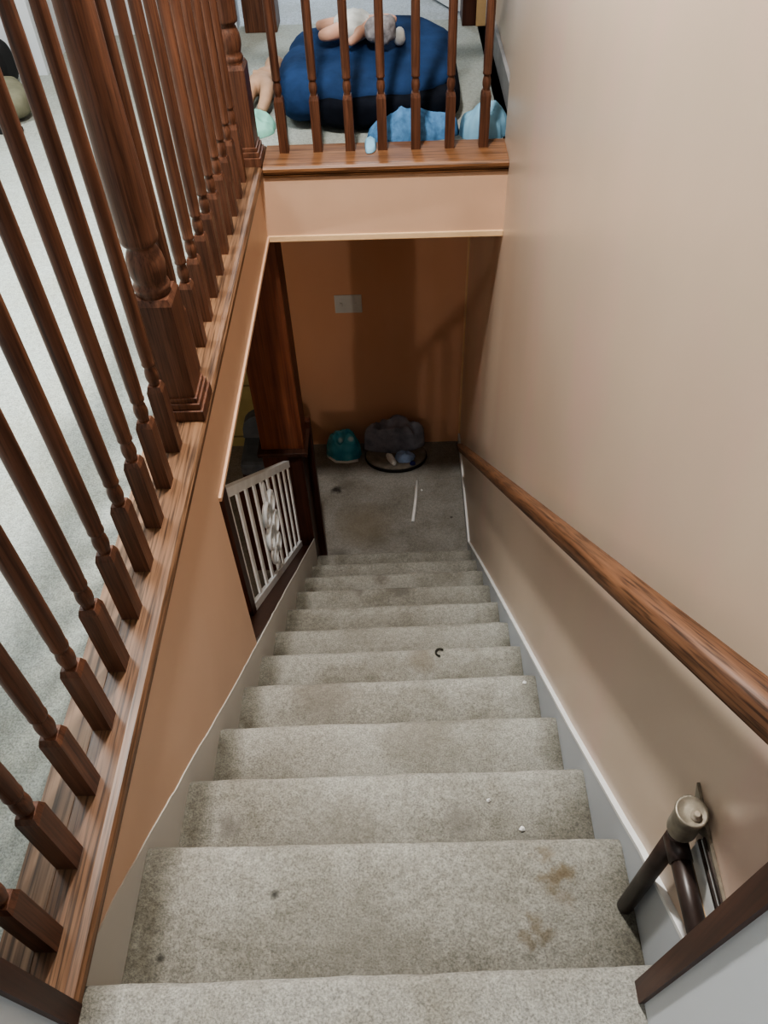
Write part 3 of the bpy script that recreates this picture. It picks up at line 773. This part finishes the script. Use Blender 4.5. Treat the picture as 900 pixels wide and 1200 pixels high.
# --- landing: pile by the back wall
mt = empty('round_mat', (0.45, 3.60, ZL), 'round grey cushion with a painted-on shaded edge under the clothes on the landing', 'cushion')
tm = Matrix.Rotation(math.radians(4), 3, 'Y')
OV = Matrix.Diagonal((1.0, 0.70, 1.0))
MB().lathe([(0.185, 0.0), (0.205, 0.006), (0.210, 0.02), (0.208, 0.034)], (0.455, 3.643, ZL), 48, OV).build('painted_shade_edge', M['rim_shade'], mt)  # shade on the cushion's lower side, painted as a black rim
MB().lathe([(0.205, 0.032), (0.204, 0.040), (0.192, 0.048), (0.12, 0.052), (0.02, 0.05)], (0.455, 3.643, ZL), 48, OV).build('pad', M['mat_grey'], mt)
tag(blob('grey_jacket', M['denim'], (0.450, 3.712, ZL + 0.053), 0.20, 0.070, 0.25, 21, fold=0.22, freq=9, origin=(0.425, 3.712, ZL + 0.053), power=0.32, edge=0.12, rot=0.05), 'dark grey-blue jacket heaped against the orange wall', 'jacket')
tag(blob('blue_shirt', M['shirt'], (0.515, 3.592, ZL + 0.053), 0.07, 0.048, 0.05, 23, fold=0.3, freq=14, origin=(0.515, 3.592, ZL + 0.053), nr=14, na=40), 'light blue shirt lying on the round grey cushion', 'shirt')
tag(blob('navy_sock', M['navy_print'], (0.565, 3.535, ZL + 0.050), 0.020, 0.014, 0.02, 29, fold=0.2, freq=18, origin=(0.565, 3.535, ZL + 0.050), nr=8, na=24), 'small navy cloth scrap beside the light blue shirt', 'cloth')
tag(blob('white_cloth', M['paper'], (0.425, 3.575, ZL + 0.053), 0.022, 0.06, 0.03, 31, fold=0.2, freq=12, origin=(0.425, 3.575, ZL + 0.053), nr=10, na=30, rot=0.5), 'narrow white cloth lying beside the light blue shirt', 'cloth')
pbag = empty('plastic_bag', (0.12, 3.69, ZL), 'turquoise and white plastic bag on the landing left of the grey jacket', 'bag')
blob('body', M['bag'], (0.105, 3.700, ZL), 0.118, 0.085, 0.19, 33, pbag, fold=0.28, freq=10, power=0.4)
MB().tube([(0.005, 3.655, ZL + 0.012), (0.05, 3.612, ZL + 0.010), (0.13, 3.606, ZL + 0.010), (0.20, 3.62, ZL + 0.012)], 0.009, 8).build('white_edge', M['paper'], pbag)
dy = Vector((0.033, 0.40, 0)).normalized()
stick = MB(); a0 = Vector((0.556, 3.065, ZL + 0.006)); a1 = Vector((0.592, 3.42, ZL + 0.006))
stick.tube([a0, a0.lerp(a1, 0.5) + Vector((0.003, 0, 0)), a1], 0.0105, 8)
tag(stick.build('white_stick', M['paper'], None, (0.57, 3.2, ZL)), 'thin white stick lying on the landing carpet', 'stick')

# litter on the steps
def scrap(name, x, y, z, s, mat, label, cat, seed):
    random.seed(seed)
    V = [(x + s * math.cos(2 * PI * k / 7) * random.uniform(0.5, 1.1), y + s * math.sin(2 * PI * k / 7) * random.uniform(0.4, 0.9), z + random.uniform(0.002, 0.006)) for k in range(7)]
    V += [(p[0], p[1], z - 0.001) for p in V]
    V.append((x, y, z + 0.009))
    F = [(k, (k + 1) % 7, 14) for k in range(7)] + [(k + 7, (k + 1) % 7 + 7, (k + 1) % 7, k) for k in range(7)] + [[7 + k for k in range(7)][::-1]]
    tag(MB().add(V, F).build(name, mat, None, (x, y, z)), label, cat)
scrap('paper_scrap', 0.731, 0.352, -2 * R, 0.009, M['paper'], 'white crumb near the right end of the second step down', 'scrap', 1)
scrap('paper_scrap', 0.665, 0.415, -2 * R, 0.006, M['paper'], 'tiny white crumb in the middle right of the second step down', 'scrap', 2)
scrap('paper_scrap', 0.846, 0.945, -4 * R, 0.008, M['paper'], 'white crumb at the right edge of the fourth step down', 'scrap', 3)
scrap('paper_scrap', 0.62, 3.34, ZL, 0.012, M['paper'], 'white crumb on the landing beside the thin white stick', 'scrap', 4)
cc = MB(); cc.tube([(0.608 + 0.014 * math.cos(a), 1.185 + 0.014 * math.sin(a), -5 * R + 0.005) for a in [0.7 + k * 0.5 for k in range(9)]], 0.0035, 6)
tag(cc.build('black_clip', M['crumb'], None, (0.608, 1.185, -5 * R)), 'small black c-shaped clip on the fifth step down', 'clip')

# ------------------------------------------------------------------ light
def area(name, loc, size, power, col=(1, 1, 1), rot=(0, 0, 0), shape='DISK'):
    l = bpy.data.lights.new(name, 'AREA'); l.shape = shape; l.size = size; l.energy = power; l.color = col
    o = bpy.data.objects.new(name, l); COL.objects.link(o); o.location = loc; o.rotation_euler = rot
    return o
def point(name, loc, r, power, col=(1, 1, 1)):
    l = bpy.data.lights.new(name, 'POINT'); l.shadow_soft_size = r; l.energy = power; l.color = col
    o = bpy.data.objects.new(name, l); COL.objects.link(o); o.location = loc
    return o
area('stair_ceiling_lamp', (0.22, 1.35, CEIL - 0.03), 0.16, 96, (1.0, 0.965, 0.92))
area('hall_fill_light', (0.42, -0.9, CEIL - 0.03), 0.4, 6, (1.0, 0.97, 0.93))  # unseen fill light added for the foreground steps
rl = area('room_ceiling_lamp', (-1.3, 1.7, CEIL - 0.03), 0.9, 42, (0.93, 0.99, 1.0)); rl.data.spread = math.radians(90)
area('bedroom_ceiling_lamp', (0.4, 5.3, CEIL - 0.03), 0.8, 55, (0.84, 0.93, 1.0))
point('lower_room_lamp', (-1.55, -0.45, -0.55), 0.06, 54, (1.0, 0.92, 0.82))
w = bpy.data.worlds.new('World'); scene.world = w; w.use_nodes = True
bg = w.node_tree.nodes.get('Background') or w.node_tree.nodes.new('ShaderNodeBackground')
bg.inputs[0].default_value = (0.75, 0.8, 0.85, 1); bg.inputs[1].default_value = 0.15

# ------------------------------------------------------------------ camera
cam = bpy.data.cameras.new('camera'); co = bpy.data.objects.new('camera', cam); COL.objects.link(co)
yaw, pitch, roll, FPX = -0.03335052, 0.83615923, -0.04467852, 947.284
cy_, sy_ = math.cos(yaw), math.sin(yaw); cp, sp_ = math.cos(pitch), math.sin(pitch)
f = Vector((sy_ * cp, cy_ * cp, -sp_)); r = Vector((cy_, -sy_, 0)); u = r.cross(f)
r2 = r * math.cos(roll) + u * math.sin(roll); u2 = -r * math.sin(roll) + u * math.cos(roll)
m = Matrix((r2, u2, -f)).transposed().to_4x4(); m.translation = Vector((0.48930, -0.29805, 1.31768))
co.matrix_world = m
cam.sensor_fit = 'VERTICAL'; cam.sensor_height = 36.0; cam.lens = FPX / 1200 * 36.0
cam.clip_start = 0.02
scene.camera = co
scene.view_settings.view_transform = 'AgX'
scene.view_settings.look = 'AgX - Medium High Contrast'
scene.view_settings.exposure = 0.0
